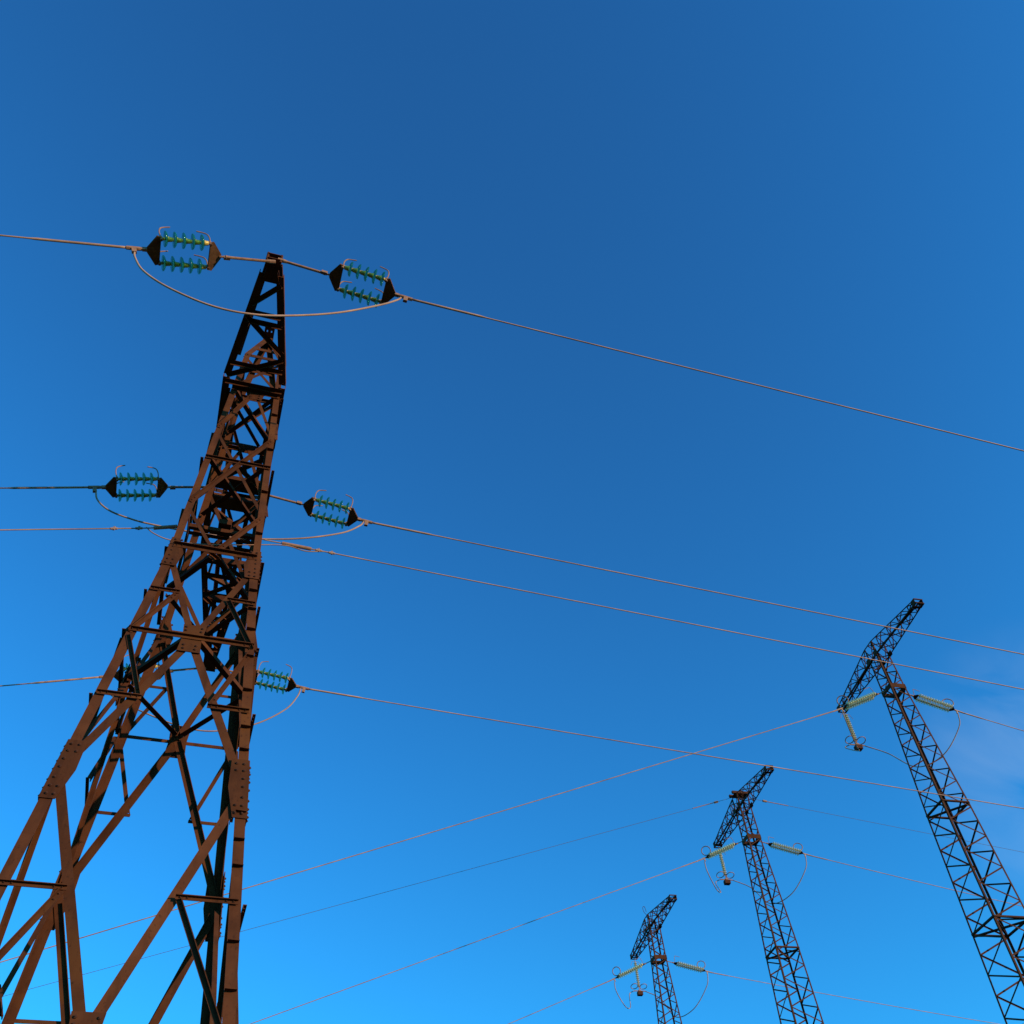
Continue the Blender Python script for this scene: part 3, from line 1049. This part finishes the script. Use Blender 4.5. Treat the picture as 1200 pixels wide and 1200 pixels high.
def make_far_set(n=13):
    r = empty("insulator_set", (0, 0, 0))
    m = MB()
    m.tube([(0, 0, 0), (0.62, 0, 0)], 0.028)
    m.tube([(0.55, 0, 0), (0.66, 0, 0)], 0.045)
    m.build("link_rod", M_GALV, r)
    x0, dx = 0.93, 0.148
    xe = x0 + dx * (n - 1) + 0.08
    for a, b in ((0.64, 0.80), (xe + 0.18, xe + 0.02)):
        y = MB()
        sg = 1 if b > a else -1
        y.plate([(a, -0.05, 0), (a, 0.05, 0), (b, 0.19, 0), (b + sg * 0.06, 0.17, 0), (b + sg * 0.06, -0.17, 0), (b, -0.19, 0)], (0, 0, 1), 0.03)
        y.build("yoke_plate", M_DARKSTEEL, r)
    for s in (-1, 1):
        gl, cp = MB(), MB()
        for i in range(n):
            x = x0 + dx * i
            gl.lathe((x, s * 0.15, 0), (1, 0, 0), GLASS_PROF, 14)
            cp.lathe((x, s * 0.15, 0), (1, 0, 0), CAP_PROF, 8)
            cp.lathe((x, s * 0.15, 0), (1, 0, 0), [(0.016, 0.03), (0.05, 0.03)], 8)
        gl.second(M_CAP)
        gl.add(cp.v, cp.f)
        gl.build("insulator_string", M_PALEGLASS, r, True)
    m = MB()
    m.tube([(0.72, 0, 0), (0.70, 0, 0.48), (0.76, 0, 0.52), (1.10, 0, 0.52)], 0.014, 6)
    m.build("arcing_horn", M_GALV, r)
    m = MB()
    m.ring((xe - 0.10, 0, 0.36), (0.55, 1, 0.0), 0.27, 0.027)
    m.tube([(xe + 0.05, 0, 0.0), (xe - 0.02, 0, 0.12)], 0.018, 6)
    m.build("grading_ring", M_GALV, r)
    m = MB()
    m.tube([(xe + 0.16, 0, 0), (xe + 0.22, 0, 0), (xe + 0.75, 0, 0)], [0.03, 0.042, 0.036])
    m.bar((xe + 0.32, 0, 0), (xe + 0.32, 0, -0.2), 0.05, 0.06)
    m.build("dead_end_clamp", M_WIRE, r)
    return r, xe + 0.32

fproto, XE = make_far_set()
PHR = [YAW + math.radians(5)] * 3
PHL = [YAW + math.pi - math.radians(6)] * 3
SLR = [0.215, 0.17, 0.165]
SLL = [0.42, 0.42, 0.42]
WSR = [(0.15, 0.165), (0.115, 0.135), (0.095, 0.105)]
WSL = [0.338, 0.352, 0.372]
NM = ["tallest right-hand tower", "middle right-hand tower", "farthest right-hand tower"]
first = True
for i, p in enumerate(POS):
    clamps = []
    for sg in (1, -1):
        ph = PHR[i] if sg > 0 else PHL[i]
        h = Vector((math.cos(ph), math.sin(ph), 0))
        a = p + PU * sg * (WB + 0.03) + Vector((0, 0, -0.05))
        xd = (h + Vector((0, 0, -(SLR[i] if sg > 0 else SLL[i])))).normalized()
        o = fproto if first else copy_tree(fproto)
        first = False
        orient(o, a, xd)
        tag(o, "long pale glass insulator string on the %s side of the %s" % ("right" if sg > 0 else "left", NM[i]), "insulator",
            "long pale insulator strings of the far line")
        st = a + xd * XE
        clamps.append(st)
        en = a + xd * (XE + 0.4)
        if sg > 0:
            pts = [(t, -(WSR[i][1] * t - 0.0006 * t * t)) for t in (0, 1, 3, 6, 10, 15, 22, 30, 40, 55, 75)]
        else:
            pts = [(t, -WSL[i] * t) for t in (0, 1, 3, 6, 10, 15, 22, 30, 40, 46)]
        sagwire(en, h, pts, 0.021, "conductor", "%s bare wire strung %s from the %s" % ("far", "right" if sg > 0 else "down to the left", NM[i]),
                M_WIRE, "bare conductors of the far line", (1.1, 0.032))
    # jumper support string hanging from the arm's far end
    top = p + PV * (LF - 0.15) + Vector((0, 0, ZA - 0.02))
    js = empty("insulator_set", top, YAW)
    tag(js, "pale glass insulator string hanging straight down from the arm tip of the %s" % NM[i], "insulator",
        "hanging jumper insulator strings of the far line")
    m = MB()
    m.tube([(0, 0, 0), (0, 0, -0.26)], 0.022)
    m.build("link_rod", M_GALV, js)
    gl, cp = MB(), MB()
    for k in range(13):
        z = -0.36 - 0.132 * k
        gl.lathe((0, 0, z), (0, 0, -1), GLASS_PROF, 14)
        cp.lathe((0, 0, z), (0, 0, -1), CAP_PROF, 8)
        cp.lathe((0, 0, z), (0, 0, -1), [(0.016, 0.03), (0.05, 0.03)], 8)
    gl.second(M_CAP)
    gl.add(cp.v, cp.f)
    gl.build("insulator_string", M_PALEGLASS, js, True)
    m = MB()
    for s in (-1, 1):
        m.ring((s * 0.34, 0, -1.98), (0, 0.35, 1), 0.25, 0.025)
        m.tube([(0, 0, -2.04), (s * 0.12, 0, -1.99)], 0.016, 6)
    m.build("grading_ring", M_GALV, js)
    m = MB()
    for s in (-1, 1):
        m.tube([(0, 0, -0.22), (s * 0.25, 0, -0.25), (s * 0.38, 0, -0.55)], 0.012, 6)
    m.build("arcing_horn", M_GALV, js)
    m = MB()
    m.tube([(0, 0, -2.0), (0, 0, -2.25)], 0.03)
    m.bar((0, 0, -2.22), (0, 0, -2.34), 0.14, 0.16)
    m.tube([(-0.42, 0, -2.30), (0.42, 0, -2.30)], 0.036, 8)
    m.build("suspension_clamp", M_GALV, js)
    m = MB()
    m.bar((0, 0, -2.36), (0, 0, -2.60), 0.36, 0.30, (0, 1, 0))
    m.build("weight_block", M_DARKSTEEL, js)
    b = top + Vector((0, 0, -2.30))
    R_, L_ = clamps
    dn = Vector((0, 0, -0.2))
    rv = (R_ - b)
    P = [R_ + dn, R_ + dn + rv * -0.05 + Vector((0, 0, -0.75)), R_ + rv * -0.28 + Vector((0, 0, -2.1)), R_ + rv * -0.55 + Vector((0, 0, -2.3)), b + PU * 1.0 + rv * 0.1 + Vector((0, 0, -0.65)), b + PU * 0.42]
    w = MB()
    w.tube(spline(P, 8), 0.027, 8)
    jo = w.build("jumper_wire", M_WIRE, None, True)
    tag(jo, "jumper wire looping behind the body of the %s to its hanging string" % NM[i], "power line", "jumper wires of the far line")
    lv = L_ - b
    P = [L_ + dn, L_ + dn - lv * 0.03 + Vector((0, 0, -0.6)), L_ - lv * 0.3 + Vector((0, 0, -1.55)), L_ - lv * 0.5 + Vector((0, 0, -1.45)), b - PU * 0.8 + Vector((0, 0, -0.25)), b - PU * 0.42]
    w = MB()
    w.tube(spline(P, 8), 0.027, 8)
    jo = w.build("jumper_wire", M_WIRE, None, True)
    tag(jo, "jumper wire drooping from the left insulators of the %s to its hanging string" % NM[i], "power line", "jumper wires of the far line")

# earth wires of the middle post
for sg, ph, sl, lb in ((1, YAW + math.radians(5), 0.072, "thin earth wire running right from the peak of the middle right-hand tower"),
                       (-1, YAW + math.pi - math.radians(6), 0.288, "thin earth wire running down to the left from the peak of the middle right-hand tower")):
    h = Vector((math.cos(ph), math.sin(ph), 0))
    a = POS[1] + PU * sg * 0.5 + Vector((0, 0, ZA + (0.88 if sg > 0 else 0.82)))
    pts = [(t, -sl * t) for t in (0, 0.5, 1, 3, 6, 10, 15, 22, 30, 40, 55)]
    o = sagwire(a, h, pts, 0.011, "earth_wire", lb, M_DARKWIRE, "earth wires of the middle tower")
    o['category'] = "earth wire"
    m = MB()
    d = (h + Vector((0, 0, -sl))).normalized()
    m.tube([a + d * 1.1, a + d * 1.35], 0.07, 8)
    m.tube([a + d * 1.4, a + d * 2.9], 0.026, 8)
    m.build("strain_clamp", M_GALV, o)
